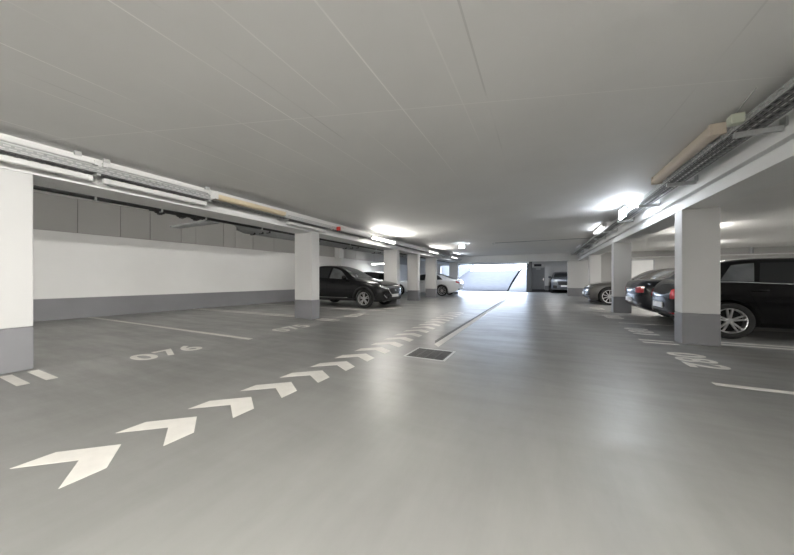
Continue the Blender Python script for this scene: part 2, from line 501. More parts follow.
for txt, y, lab in (('082', 5.08, 'white number 082 painted on the floor before the large column'), ('081', 7.42, 'white number 081 painted on the floor behind the black hatchback'),
                    ('080', 9.9, 'white number 080 painted on the floor behind the dark saloon'), ('079', 12.4, 'white number 079 painted on the floor before the bronze grey saloon')):
    number(txt, 1.81, y, -PI / 2, lab, 0.82, 0.40)

# drain grate and slot channel
t = thing('drain_grate', 'square dark iron drain grate with pale frame in the floor', 'drain', (-1.38, 3.85, 0))
bm = bmesh.new()
for a in ((-0.29, 0.29, -0.28, -0.25), (-0.29, 0.29, 0.25, 0.28), (-0.29, -0.26, -0.25, 0.25), (0.26, 0.29, -0.25, 0.25)):
    box(bm, *a, 0, 0.004)
obj('frame', bm, M['galv'], t)
bm = bmesh.new()
for i in range(14):
    box(bm, -0.26, 0.26, -0.25 + i * 0.0359, -0.25 + i * 0.0359 + 0.022, 0.0008, 0.004)
for i in range(5):
    box(bm, -0.26 + i * 0.125, -0.24 + i * 0.125, -0.25, 0.25, 0.0006, 0.0035)
obj('grid', bm, M['iron'], t)
obj('pit_shade', B(-0.26, 0.26, -0.25, 0.25, 0.0, 0.0007), M['pit_shade'], t)  # flat black sheet; the shade below the bars is put into its colour
t = thing('slot_drain', 'long straight slot drain running down the aisle towards the ramp', 'drain', (-1.56, 13.0, 0))
bm = bmesh.new(); prism(bm, [(0.03, -8.55), (0.15, -8.7), (-0.02, 8.8), (-0.06, 8.8)], 0, 0.002)
obj('pale_edge', bm, M['paint'], t)
bm = bmesh.new(); prism(bm, [(-0.04, -8.3), (0.03, -8.5), (-0.06, 8.8), (-0.10, 8.8)], 0, 0.0025)
obj('slot', bm, M['iron'], t)

# ------------------------------------------------------------------ cable trays
def slotted(bm, P, rows, y0, y1, period=0.075, slot=0.05):
    """sheet in the plane given by P(s, y); rows = list of (s0, s1) slot rows between solid bands; s runs 0..1"""
    cuts = [0.0]
    for a, b in rows: cuts += [a, b]
    cuts.append(1.0)
    for i in range(0, len(cuts), 2):
        quad(bm, P(cuts[i], y0), P(cuts[i + 1], y0), P(cuts[i + 1], y1), P(cuts[i], y1))
    for r, (a, b) in enumerate(rows):
        y = y0 + (period / 2 if r % 2 else 0)
        if y > y0: quad(bm, P(a, y0), P(b, y0), P(b, y0 + 0.01), P(a, y0 + 0.01))
        while y < y1:
            e = min(y1, y + period - slot)
            quad(bm, P(a, y), P(b, y), P(b, e), P(a, e))
            y += period
def tray(label, xa, xw, z0, z1, ya, yb, xbeam, fine_to, aisle_rows, bracket_ys, cat='cable tray'):
    """xa aisle rail x, xw wall-side rail x, brackets reach xbeam"""
    t = thing('cable_tray', label, cat, ((xa + xw) / 2, (ya + yb) / 2, z0))
    ox, oy = (xa + xw) / 2, (ya + yb) / 2
    bm = bmesh.new()
    slotted(bm, lambda s, y: (xa - ox, y - oy, (z1 - z0) * s), aisle_rows, ya, fine_to)
    quad(bm, (xa - ox, fine_to - oy, 0), (xa - ox, yb - oy, 0), (xa - ox, yb - oy, z1 - z0), (xa - ox, fine_to - oy, z1 - z0))
    obj('side_rail', bm, M['galv'], t)
    bm = bmesh.new()
    slotted(bm, lambda s, y: (xw - ox, y - oy, (z1 - z0) * s), aisle_rows, ya, fine_to)
    quad(bm, (xw - ox, fine_to - oy, 0), (xw - ox, yb - oy, 0), (xw - ox, yb - oy, z1 - z0), (xw - ox, fine_to - oy, z1 - z0))
    obj('side_rail', bm, M['galv'], t)
    bm = bmesh.new()
    rows = [(0.06, 0.16), (0.24, 0.34), (0.42, 0.52), (0.60, 0.70), (0.78, 0.88)]
    slotted(bm, lambda s, y: (xa - ox + (xw - xa) * s, y - oy, 0.0), rows, ya, fine_to, 0.09, 0.06)
    quad(bm, (xa - ox, fine_to - oy, 0), (xw - ox, fine_to - oy, 0), (xw - ox, yb - oy, 0), (xa - ox, yb - oy, 0))
    obj('perforated_bottom', bm, M['galvdark'], t)
    for y in bracket_ys:
        bm = bmesh.new()
        s = 1 if xbeam > xa else -1
        a, b = sorted((xa - ox + 0.02 * s, xbeam - ox - 0.012 * s))
        box(bm, a, b, y - oy - 0.02, y - oy + 0.02, -0.05 if xbeam > 0 else -0.022, -0.002)
        a, b = sorted((xbeam - ox - 0.012 * s, xbeam - ox))
        box(bm, a, b, y - oy - 0.045, y - oy + 0.045, -0.018, 0.07)
        obj('bracket', bm, M['galv'], t)
    return t
tray('perforated steel cable tray along the beam over the black hatchback', 1.70, 1.93, 2.495, 2.56, -9, 20.5, 2.06, 11,
     [(0.2, 0.38), (0.6, 0.78)], [-3.5, -1.0, 1.6, 4.05, 5.75, 7.2, 8.9, 10.6, 12.3, 14.0, 16, 18, 20])
tray('perforated steel cable tray along the beam over the empty bays', -4.98, -5.20, 2.385, 2.465, -9, 20.5, -5.3, 10,
     [(0.2, 0.38), (0.6, 0.78)], [-3.5, -1.0, 0.2, 1.62, 3.0, 4.7, 6.2, 8.0, 9.8, 11.6, 13.4, 15.2, 17, 19])
def cable(name, label, path, r, mat, group=None):
    bm = bmesh.new(); tube(bm, path, r, 8)
    return tag(obj(name, bm, mat, smooth=50), label, 'cable', group)
random.seed(3)
for k, (x, mm) in enumerate(((1.76, 'cable'), (1.81, 'cable_l'), (1.87, 'cable'))):
    cable('power_cable', 'cable lying in the tray over the black hatchback', [(x + random.uniform(-0.012, 0.012), -9 + 0.5 * i, 2.512) for i in range(59)], 0.013, M['cable'], 'cables in the hatchback side tray')
for k, (x, mm) in enumerate(((-5.04, 'cable'), (-5.10, 'cable_l'), (-5.15, 'cable'))):
    cable('power_cable', 'cable lying in the tray over the empty bays', [(x + random.uniform(-0.012, 0.012), -9 + 0.5 * i, 2.402) for i in range(59)], 0.013, M['cable'], 'cables in the empty bay side tray')

# ------------------------------------------------------------------ luminaires
def rounded_bar(bm, hw, z0, z1, y0, y1, seg=6, r=None):
    """bar along y with a rounded underside"""
    r = r or hw
    prof = [(-hw, z1)]
    for i in range(seg + 1):
        a = PI + PI * i / seg
        prof.append((hw * math.cos(a), z0 + r * 0.6 + r * 0.6 * math.sin(a)))
    prof.append((hw, z1))
    A = [bm.verts.new((x, y0, z)) for x, z in prof]; Bv = [bm.verts.new((x, y1, z)) for x, z in prof]
    n = len(prof)
    for i in range(n):
        bm.faces.new([A[i], A[(i + 1) % n], Bv[(i + 1) % n], Bv[i]])
    bm.faces.new(A[::-1]); bm.faces.new(Bv)
def batten(x, y0, y1, z0, z1, label, group, diff='plasticwhite', hw=0.045, cap='plasticwhite', rz_=0.0, power=0, body='plasticwhite', col=(1.0, 0.96, 0.88), name='fluorescent_lamp', arms=(), down=0.45):
    L = (y1 - y0) / 2
    t = thing(name, label, 'lamp', (x, (y0 + y1) / 2, z0), rz_, group)
    h = z1 - z0
    obj('housing', B(-hw * 0.8, hw * 0.8, -L + 0.01, L - 0.01, h * 0.62, h), M[body], t)
    bm = bmesh.new(); rounded_bar(bm, hw, 0.0, h * 0.62, -L + 0.04, L - 0.04)
    obj('diffuser', bm, M[diff], t, smooth=40)
    for s in (-1, 1):
        a, b = sorted((s * L, s * (L - 0.045)))
        obj('end_cap', B(-hw * 1.08, hw * 1.08, a, b, -0.004, h * 0.99), M[cap if s == -1 or cap == 'beigebox' else 'plasticwhite'], t, bevel=0.006)
    if power:
        ld = bpy.data.lights.new('tube_light', 'AREA')
        ld.shape = 'RECTANGLE'; ld.size = hw * 2; ld.size_y = L * 2 - 0.1; ld.energy = power; ld.color = col
        lo = bpy.data.objects.new('tube_light', ld); COL.objects.link(lo)
        lo.parent = t; lo.location = (0, 0, -0.012)
        ld.energy = power * down
        for sg in ((-1, 1) if rz_ or name == 'ceiling_or_fill_lamp' else (1,) if x < 0 else (-1,)):
            l2 = bpy.data.lights.new('tube_light', 'AREA')
            l2.shape = 'RECTANGLE'; l2.size = h * 0.6; l2.size_y = L * 2 - 0.1; l2.energy = power * ((1.0 - down) / 2 if rz_ or name == 'ceiling_or_fill_lamp' else 1.0 - down); l2.color = col
            l2o = bpy.data.objects.new('tube_light', l2); COL.objects.link(l2o)
            l2o.parent = t; l2o.location = (sg * (hw + 0.012), 0, h * 0.3); l2o.rotation_euler = (0, -sg * (PI / 2 + 0.05), 0)
    for bx in arms:
        obj('bracket', B(*bx), M['galv'], t)
    return t
GL = 'lamps along the empty bay side tray'
GR = 'lamps along the hatchback side tray'
LT = [(-0.0657, -0.03, a, a + 0.04, 0.03, 0.042) for a in (-0.6, 0.55)]
UP = [(-0.02, 0.02, a, a + 0.06, 0.054, 0.111) for a in (-0.66, 0.60)]
DN = [(-0.1803, -0.02, a, a + 0.05, 0.02, 0.05) for a in (-0.55, 0.5)]
RT = [(0.03, 0.0703, a, a + 0.04, 0.0, 0.012) for a in (-0.6, 0.55)]
WARM = (1.0, 0.97, 0.915); COOL = (0.86, 0.92, 1.0)
# unlit battens by the empty bays
batten(-5.02, 0.0, 1.62, 2.485, 2.54, 'slim white unlit lamp above the tray over the broad column', GL, hw=0.03, arms=UP)
batten(-5.02, 1.66, 3.0, 2.485, 2.54, 'slim white unlit lamp above the tray before the yellowed lamp', GL, hw=0.03, arms=UP)
batten(-5.12, 0.05, 1.60, 2.30, 2.365, 'white unlit lamp below the tray over the broad column', GL, hw=0.03, arms=DN)
batten(-5.12, 1.70, 3.0, 2.30, 2.365, 'white unlit lamp below the tray before the yellowed lamp', GL, hw=0.03, arms=DN)
batten(-4.90, 2.99, 4.52, 2.39, 2.515, 'unlit lamp with yellowed diffuser on the empty bay side', GL, 'beige', 0.07, arms=[(-0.0805, -0.03, a, a + 0.04, 0.03, 0.042) for a in (-0.6, 0.55)])
batten(-5.14, 4.8, 6.1, 2.30, 2.36, 'white unlit lamp below the tray over the column by 075', GL, hw=0.03, arms=DN)
batten(-4.915, 6.35, 7.95, 2.37, 2.47, 'white unlit lamp with a red end cap', GL, hw=0.05, cap='red', arms=LT)
batten(-4.915, 8.05, 9.75, 2.37, 2.46, 'brightly lit lamp before the column by the crossover', GL, 'lit', 0.05, power=21, col=WARM, arms=LT, down=0.15)
batten(-4.915, 13.4, 14.9, 2.38, 2.46, 'small far lamp over the columns by the white saloon', GL, 'litdim', 0.05, power=16, col=WARM, arms=LT, down=0.3)
batten(-4.915, 17.4, 18.9, 2.38, 2.46, 'farthest small lamp on the tray near the ramp', GL, 'litdim', 0.05, power=8, col=COOL, arms=LT)
# the other side
batten(1.63, 4.10, 5.86, 2.53, 2.645, 'unlit lamp with tan diffuser over the large column', GR, 'beigebox', 0.06, body='beigebox', cap='beigebox', arms=RT)
batten(1.63, 9.9, 11.5, 2.53, 2.62, 'white glowing lamp on the tray beyond the exit light', GR, 'litdim', 0.05, power=2, col=COOL, arms=RT)
batten(1.63, 15.2, 16.7, 2.53, 2.62, 'dim far lamp on the tray above the bronze grey saloon', GR, 'plasticwhite', 0.05, arms=RT)
# lamps of the same rows behind and beside the camera
for y0 in (-4.6, -7.8):
    batten(-4.915, y0, y0 + 1.6, 2.38, 2.47, 'lit lamp on the empty bay side tray behind the viewpoint', GL, 'lit', 0.05, power=38, col=WARM, arms=LT)
for y0 in (-1.5, -4.6, -7.6):
    batten(1.63, y0, y0 + 1.6, 2.53, 2.62, 'lit lamp on the hatchback side tray behind the viewpoint', GR, 'lit', 0.05, power=80, col=WARM, arms=RT, down=0.22)
# lamps in the bays
batten(-9.5, 15.9, 17.2, 2.0, 2.09, 'bright lit lamp hanging over the far bays behind the crossover', None, 'lit', 0.06, rz_=PI / 2 - 0.3, down=0.7, power=5, col=COOL, name='hanging_lamp')
t = [o for o in COL.objects if o.name == 'hanging_lamp'][0]
for s in (-0.5, 0.5):
    bm = bmesh.new(); tube(bm, [(0, s, 0.09), (0, s, 1.2)], 0.008, 6); obj('rod', bm, M['galv'], t)
GB = 'lamps in the hall behind the hatchback'
for x, y in ((9.0, 4.0), (4.5, 12.4), (6.4, 17.6), (10.6, 7.0)):
    batten(x, y - 0.8, y + 0.8, 2.56, CZ, 'lit lamp on the ceiling of the hall behind the parked cars', GB, 'lit', 0.06, power=62, col=WARM, name='ceiling_or_fill_lamp', down=0.62)
bm = bmesh.new()

GQ = 'added fill lamps hidden over the empty bays'
for y in (-3.0, 1.6, 6.4, 11.2):
    batten(-6.7, y - 0.8, y + 0.8, 3.1, LZ, 'added fill lamp hidden on the high ceiling over the empty bays', GQ, 'lit', 0.06, power=9, col=WARM, name='ceiling_or_fill_lamp', down=0.03)  # unseen fill lamps added above the beam to brighten bays and wall
batten(0.5, -2.3, -0.7, 2.53, CZ, 'lit lamp in the middle of the aisle ceiling behind the viewpoint', None, 'lit', 0.06, power=56, col=WARM, name='ceiling_or_fill_lamp', down=0.45)
batten(0.9, 22.6, 24.0, 2.56, CZ, 'added fill lamp hidden on the ceiling before the far grey door', None, 'lit', 0.06, power=16, col=COOL, name='ceiling_or_fill_lamp', down=0.6)  # unseen fill lamp added behind the far beam to lift the door wall
# exit lights, detector, junction box
t = thing('exit_sign', 'small glowing exit light hanging from the ceiling over the aisle', 'sign', (-3.16, 13.0, 2.40))
obj('light_panel', B(-0.12, 0.12, -0.02, 0.02, 0.04, 0.155), M['litcool'], t, bevel=0.004)
obj('housing', B(-0.15, 0.15, -0.03, 0.03, 0.16, 0.20), M['plasticwhite'], t)
bm = bmesh.new()
for s in (-0.1, 0.1): tube(bm, [(s, 0, 0.2), (s, 0, CZ - 2.40)], 0.006, 6)
obj('rod', bm, M['galv'], t)
def area(name, parent, loc, rot, sx, sy, e, col):
    ld = bpy.data.lights.new(name, 'AREA'); ld.shape = 'RECTANGLE'; ld.size = sx; ld.size_y = sy; ld.energy = e; ld.color = col
    lo = bpy.data.objects.new(name, ld); COL.objects.link(lo); lo.parent = parent; lo.location = loc; lo.rotation_euler = rot
t = thing('exit_sign', 'bright cool exit light box on the tray above the dark saloon', 'sign', (1.60, 7.78, 2.37))
obj('light_panel', B(-0.02, 0.02, -0.22, 0.22, 0.0, 0.17), M['litcool'], t, bevel=0.004)
obj('housing', B(-0.03, 0.03, -0.23, 0.23, 0.17, 0.21), M['plasticwhite'], t)
obj('arm', B(0.0, 0.098, -0.02, 0.02, 0.155, 0.185), M['galv'], t)
area('sign_light', t, (-0.03, 0, 0.085), (0, PI / 2 + 0.45, 0), 0.16, 0.42, 1.6, COOL)
area('sign_light', t, (0, -0.24, 0.085), (-PI / 2 + 0.2, 0, 0), 0.04, 0.16, 4.5, COOL)
t = thing('junction_box', 'pale green junction box on the cable tray', 'junction box', (1.655, 3.86, 2.505))
obj('box_body', B(-0.046, 0.046, -0.045, 0.045, 0, 0.09), M['junction'], t, bevel=0.008)
obj('box_lid', B(-0.05, -0.042, -0.04, 0.04, 0.008, 0.082), M['junction'], t, bevel=0.003)
cable('thin_cable', 'thin cable rising from the junction box to the ceiling', [(1.65, 3.85, 2.594), (1.635, 3.68, 2.625), (1.62, 3.50, 2.645)], 0.005, M['cable_l'])
t = thing('smoke_detector', 'small white smoke detector on the ceiling with conduit', 'detector', (-1.85, 13.4, CZ))
bm = bmesh.new(); tube(bm, [(0, 0, 0), (0, 0, -0.03)], 0.05, 16); tube(bm, [(0, 0, -0.03), (0, 0, -0.06)], 0.035, 16)
obj('detector_head', bm, M['plasticwhite'], t, smooth=40)
bm = bmesh.new(); tube(bm, [(-1.79, 13.4, CZ - 0.011), (1.74, 13.4, CZ - 0.011)], 0.012, 8)
tag(obj('conduit', bm, M['greypipe'], smooth=40), 'thin grey conduit crossing the ceiling from the smoke detector', 'conduit')
t = thing('exit_sign', 'dark exit sign with two small lamps above the far grey door', 'sign', (-0.17, 26.98, 2.1))
obj('sign_board', B(-0.28, 0.28, -0.04, 0.02, 0, 0.2), M['blackplastic'], t)
for s in (-1, 1):
    a, b = sorted((s * 0.29, s * 0.5)); obj('lamp_head', B(a, b, -0.05, 0.02, 0.02, 0.16), M['plasticwhite'], t)

# pipes over the empty bays
t = thing('black_pipe', 'long black insulated pipe hung behind the beam over the empty bays', 'pipe', (-6.0, 12, 2.27))
bm = bmesh.new(); tube(bm, [(0, y, 0) for y in (-14, -5, 5, 13)], 0.035, 10); obj('pipe', bm, M['blackpipe'], t, smooth=50)
for y in (1.9, 2.75, 3.5, 4.8, 6.6, 8.4, 10.2, 12, 14):
    bm = bmesh.new(); box(bm, -0.042, 0.042, y - 12 - 0.012, y - 12 + 0.012, -0.042, 0.042); box(bm, -0.006, 0.006, y - 12 - 0.006, y - 12 + 0.006, 0.04, LZ - 2.27)
    obj('clamp', bm, M['galv'], t)
for k, (x, z, r) in enumerate(((-6.35, 2.30, 0.05), (-6.62, 2.31, 0.06), (-6.95, 2.32, 0.075))):
    nm = ['grey pipe nearest the beam over the empty bays', 'middle grey pipe over the empty bays', 'thickest grey pipe over the empty bays'][k]
    t = thing('grey_pipe', nm, 'pipe', (x, 14, z), 0, 'grey pipes over the empty bays')
    bm = bmesh.new(); tube(bm, [(0, -9.6 + k * 0.25, 0.25), (0, -9.6 + k * 0.25, 0.02), (0, -9.45 + k * 0.25, 0), (0, 11, 0)], r, 10)
    obj('pipe', bm, M['greypipe'], t, smooth=50)
    for y in (5.3, 7.2, 9.4, 11.6, 14):
        bm = bmesh.new(); box(bm, -r - 0.01, r + 0.01, y - 14 - 0.015, y - 14 + 0.015, -r - 0.01, r + 0.01); box(bm, -0.006, 0.006, y - 14 - 0.006, y - 14 + 0.006, r, LZ - z)
        obj('clamp', bm, M['blackplastic'], t)
t = thing('valve_pipe', 'black branch pipe with valves under the beam over bay 075', 'pipe', (-6.15, 3.1, 2.30))
bm = bmesh.new(); tube(bm, [(0, -0.45, 0), (0, 0.62, 0)], 0.05, 10); obj('pipe', bm, M['blackpipe'], t, smooth=50)
for y in (-0.3, 0.05, 0.3):
    bm = bmesh.new(); tube(bm, [(0, y, -0.09), (0, y, 0.09)], 0.04, 10); tube(bm, [(0, y - 0.06, 0), (0, y + 0.06, 0)], 0.075, 12)
    obj('valve', bm, M['blackpipe'], t, smooth=50)
obj('rod', B(-0.008, 0.008, 0.1, 0.116, 0.05, LZ - 2.30), M['galv'], t)
bm = bmesh.new(); box(bm, -1.4, 0.1, 0.53, 0.73, -0.08, -0.04); obj('support_plate', bm, M['greypipe'], t)
t = thing('lit_pillar_face', 'pale boxes standing in for a pillar face lit from the ramp', 'pillar', (-10.25, 13.4, 0))  # boxes stand in for a pillar face; ramp light put into their colour
obj('box', B(-0.22, 0.12, -0.2, 0.2, 2.25, 2.85), M['plasticwhite'], t)
obj('lower_face', B(-0.2, 0.1, 0.0, 0.18, 0.55, 2.25), M['plasticwhite'], t)
# pipes on the far wall of the other hall
bm = bmesh.new(); tube(bm, [(4.6, 21.166, 2.3), (11.9, 21.166, 2.3)], 0.035, 10)
tag(obj('white_pipe', bm, M['plasticwhite'], smooth=50), 'white horizontal pipe along the far wall above the hatchback roof', 'pipe')
bm = bmesh.new(); tube(bm, [(9.6, 21.08, CZ), (9.6, 21.08, 2.34)], 0.07, 10)
tag(obj('drain_pipe', bm, M['greypipe'], smooth=50), 'grey vertical pipe dropping from the ceiling at the far wall', 'pipe')
o = struct('lit_doorway_panel', B(4.15, 5.75, 21.14, 21.2, 0, 2.12), M['plasticwhite'])  # white panel; the brightness of a lit opening is put into its colour
obj('door_frame', B(4.08, 5.82, 21.16, 21.2, 0, 2.18), M['greypipe'], o)

# ------------------------------------------------------------------ cars
def mono(tab):
    xs = [p[0] for p in tab]; ys = [p[1] for p in tab]; n = len(xs)
    d = [(ys[i + 1] - ys[i]) / (xs[i + 1] - xs[i]) for i in range(n - 1)]
    m = [d[0]] + [0 if d[i - 1] * d[i] <= 0 else 2 * d[i - 1] * d[i] / (d[i - 1] + d[i]) for i in range(1, n - 1)] + [d[-1]]
    def f(x):
        if x <= xs[0]: return ys[0]
        if x >= xs[-1]: return ys[-1]
        i = max(k for k in range(n - 1) if xs[k] <= x)
        h = xs[i + 1] - xs[i]; t = (x - xs[i]) / h
        return ((2 * t ** 3 - 3 * t * t + 1) * ys[i] + (t ** 3 - 2 * t * t + t) * h * m[i] + (-2 * t ** 3 + 3 * t * t) * ys[i + 1] + (t ** 3 - t * t) * h * m[i + 1])
    return f

class Car:
    def __init__(s, name, label, spec, paint, loc, rz):
        s.S = spec; s.paint = M[paint]
        s.L = spec['L']; s.root = thing(name, label, 'car', (loc[0], loc[1], 0.0016), rz)
        s.top, s.belt, s.low, s.w, s.wt = (mono(spec[k]) for k in ('top', 'belt', 'low', 'w', 'wt'))
        s.body()
    def ring(s, x):
        zl, zb, zt, w, wt = s.low(x), s.belt(x), s.top(x), s.w(x), s.wt(x)
        zb = min(zb, zt - 0.02); h = zb - zl
        g = zt - zb
        r = [(0, zl), (0.78 * w, zl), (0.93 * w, zl + 0.03), (0.975 * w, zl + 0.12 * h), (0.995 * w, zl + 0.35 * h), (1.0 * w, zl + 0.6 * h), (0.992 * w, zl + 0.80 * h), (0.965 * w, zl + 0.94 * h), (0.925 * w, zb)]
        wb = 0.925 * w
        e = min(0.05, g * 0.35)
        for k in (0.3, 0.65): r.append((wb + (wt - wb) * k * 0.95, zb + (g - e) * k))
        r += [(wt, zt - e), (wt * 0.93, zt - e * 0.45), (wt * 0.72, zt - e * 0.12), (wt * 0.35, zt + 0.008), (0, zt + 0.012)]
        return r
    def body(s):
        L = s.L
        xs = [0, 0.02, 0.05, 0.09, 0.14, 0.2, 0.28]
        x = 0.36
        while x < L - 0.34: xs.append(x); x += 0.08
        xs += [L - 0.28, L - 0.2, L - 0.14, L - 0.09, L - 0.05, L - 0.02, L]
        bm = bmesh.new(); R = []
        for x in xs:
            r = s.ring(x)
            full = [(y, z) for y, z in r] + [(-y, z) for y, z in r[-2:0:-1]]
            R.append([bm.verts.new((x - L / 2, y, z)) for y, z in full])
        n = len(R[0])
        for a, b in zip(R, R[1:]):
            for k in range(n):
                bm.faces.new([a[k], a[(k + 1) % n], b[(k + 1) % n], b[k]])
        for cap in (R[0], R[-1]):
            c = Vector((0, 0, 0))
            for v in cap: c += v.co
            c /= n; sx = -1 if cap is R[0] else 1
            prev = cap
            for k_, dx in ((0.8, 0.022), (0.5, 0.045), (0.25, 0.055)):
                cur = [bm.verts.new(c + (v.co - c) * k_ + Vector((sx * dx, 0, 0))) for v in cap]
                for k in range(n): bm.faces.new([prev[k], prev[(k + 1) % n], cur[(k + 1) % n], cur[k]])
                prev = cur
            cv = bm.verts.new(c + Vector((sx * 0.058, 0, 0)))
            for k in range(n): bm.faces.new([prev[k], prev[(k + 1) % n], cv])
        bmesh.ops.recalc_face_normals(bm, faces=bm.faces)
        me = bpy.data.meshes.new('body'); bm.to_mesh(me); bm.free()
        o = bpy.data.objects.new('body', me); COL.objects.link(o)
        sd = o.modifiers.new('s', 'SUBSURF'); sd.levels = 1; sd.render_levels = 1
        cb = bmesh.new(); R0 = s.S['R'] + 0.055
        for xw in s.S['wheels']:
            for sg in (-1, 1):
                W = s.w(xw)
                y0, y1 = sg * (W - 0.27), sg * (W + 0.2)
                A = []; Bq = []
                for k in range(40):
                    a = 2 * PI * k / 40
                    A.append(cb.verts.new((xw - L / 2 + R0 * math.cos(a), y0, s.S['R'] + R0 * math.sin(a))))
                    Bq.append(cb.verts.new((xw - L / 2 + R0 * math.cos(a), y1, s.S['R'] + R0 * math.sin(a))))
                for k in range(40): cb.faces.new([A[k], A[(k + 1) % 40], Bq[(k + 1) % 40], Bq[k]])
                cb.faces.new(A); cb.faces.new(Bq)
        bmesh.ops.recalc_face_normals(cb, faces=cb.faces)
        cm = bpy.data.meshes.new('cut'); cb.to_mesh(cm); cb.free()
        co = bpy.data.objects.new('cut', cm); COL.objects.link(co)
        bo = o.modifiers.new('b', 'BOOLEAN'); bo.operation = 'DIFFERENCE'; bo.object = co; bo.solver = 'EXACT'
        dg = bpy.context.evaluated_depsgraph_get(); dg.update()
        m2 = bpy.data.meshes.new_from_object(o.evaluated_get(dg))
        bpy.data.objects.remove(o); bpy.data.objects.remove(co)
        m2.materials.clear()
        for p in m2.polygons:
            p.use_smooth = True; p.material_index = 0
            for xw in s.S['wheels']:
                if all((m2.vertices[i].co.x - (xw - L / 2)) ** 2 + (m2.vertices[i].co.z - s.S['R']) ** 2 <= (R0 + 0.001) ** 2 for i in p.vertices):
                    p.material_index = 1
        m2.set_sharp_from_angle(angle=math.radians(38))
        s.body_o = link('body', m2, None, s.root, [s.paint, M['well']])
        s.bvh = BVHTree.FromPolygons([v.co.copy() for v in m2.vertices], [tuple(p.vertices) for p in m2.polygons])
    def hit(s, p, d):
        d = Vector(d).normalized(); p = Vector(p)
        h = s.bvh.ray_cast(p - d * 4, d)
        if h[0] is None:
            h = s.bvh.find_nearest(p)
            return h[0]
        return h[0]
    def patch(s, name, lo, hi, d, mat, off=0.004, rows=5, parent=None, depth=0.012):
        """conforming panel between two lists of points cast onto the body along d"""
        d = Vector(d).normalized()
        bm = bmesh.new(); G = []; Q = []
        for j in range(rows + 1):
            t = j / rows; row = []
            for a, b in zip(lo, hi):
                p = Vector(a).lerp(Vector(b), t)
                q = s.hit(p, d) - d * off
                row.append(bm.verts.new(q))
            G.append(row)
        for j in range(rows):
            for i in range(len(lo) - 1):
                bm.faces.new([G[j][i], G[j][i + 1], G[j + 1][i + 1], G[j + 1][i]])
        border = [G[0][i] for i in range(len(lo))] + [G[j][-1] for j in range(1, rows + 1)] + [G[rows][i] for i in range(len(lo) - 2, -1, -1)] + [G[j][0] for j in range(rows - 1, 0, -1)]
        back = [bm.verts.new(v.co + d * depth) for v in border]
        for i in range(len(border)):
            k = (i + 1) % len(border)
            bm.faces.new([border[i], border[k], back[k], back[i]])
        bmesh.ops.remove_doubles(bm, verts=bm.verts, dist=0.0004)
        return obj(name, bm, M[mat] if isinstance(mat, str) else mat, parent or s.root, smooth=35)
    def X(s, x): return x - s.L / 2
    def side(s, name, sg, a, b, zlo, zhi, mat, n=10, parent=None, off=0.004):
        """side panel: lower edge x range a, upper edge x range b; zlo/zhi functions or numbers"""
        f = lambda z, x: z(x) if callable(z) else z
        lo = [(s.X(a[0] + (a[1] - a[0]) * i / n), sg * 1.0, f(zlo, a[0] + (a[1] - a[0]) * i / n)) for i in range(n + 1)]
        hi = [(s.X(b[0] + (b[1] - b[0]) * i / n), sg * 1.0, f(zhi, b[0] + (b[1] - b[0]) * i / n)) for i in range(n + 1)]
        return s.patch(name, lo, hi, (0, -sg, 0), mat, off, 5, parent)
    def glass(s, name, sg, a, b, mat='glass'):
        return s.side(name, sg, a, b, lambda x: s.belt(x) + 0.025, lambda x: s.top(x) - 0.095, mat)
    def deck(s, name, xa, xb, ya, yb, mat, off=0.005):
        """glass on a sloping top surface, cast downwards; ya, yb half-widths at xa, xb"""
        n = 10
        lo = [(s.X(xa), ya * (2 * i / n - 1), 1.5) for i in range(n + 1)]
        hi = [(s.X(xb), yb * (2 * i / n - 1), 1.5) for i in range(n + 1)]
        return s.patch(name, lo, hi, (0, 0, -1), mat, off, 8)
    def end(s, name, sg, pts_lo, pts_hi, mat, d=None, off=0.006, front=True, n=8, rows=4, parent=None):
        """panel on nose (front) or tail; pts are (y, z) polylines sampled"""
        def samp(pl):
            out = []
            m = len(pl) - 1
            for i in range(n + 1):
                t = i / n * m; k = min(int(t), m - 1); u = t - k
                out.append((pl[k][0] + (pl[k + 1][0] - pl[k][0]) * u, pl[k][1] + (pl[k + 1][1] - pl[k][1]) * u))
            return out
        x0 = -s.L / 2 if front else s.L / 2
        dd = d or ((1, 0, 0) if front else (-1, 0, 0))
        return s.patch(name, [(x0, sg * y, z) for y, z in samp(pts_lo)], [(x0, sg * y, z) for y, z in samp(pts_hi)], dd, mat, off, rows, parent)
    def doors(s, spans, zlo=0.33, handle='blackplastic', hz=None):
        for sg in (-1, 1):
            for a, b in spans:
                d = s.side('door', sg, a, b, zlo, lambda x: s.belt(x) - 0.005, s.paint, 10, off=0.005)
                xh = b[1] - 0.2; z = s.belt(xh) - 0.12
                q = s.hit((s.X(xh), sg, z), (0, -sg, 0))
                bm = bmesh.new(); y0 = q.y
                tube(bm, [(s.X(xh) - 0.1, y0, z), (s.X(xh) - 0.08, y0 + sg * 0.03, z), (s.X(xh) + 0.08, y0 + sg * 0.03, z), (s.X(xh) + 0.1, y0, z)], 0.014, 8)
                obj('handle', bm, M[handle] if handle != 'paint' else s.paint, d, smooth=60)
    def mirrors(s, x, z):
        for sg in (-1, 1):
            q = s.hit((s.X(x), sg, z - 0.06), (0, -sg, 0))
            bm = bmesh.new()
            bmesh.ops.create_uvsphere(bm, u_segments=14, v_segments=10, radius=1.0, matrix=Matrix.Translation((s.X(x), q.y + sg * 0.13, z)) @ Matrix.Diagonal((0.075, 0.115, 0.075, 1)))
            tube(bm, [(s.X(x), q.y - sg * 0.02, z - 0.06), (s.X(x), q.y + sg * 0.1, z - 0.03)], 0.022, 8)
            obj('mirror', bm, s.paint, s.root, smooth=60)
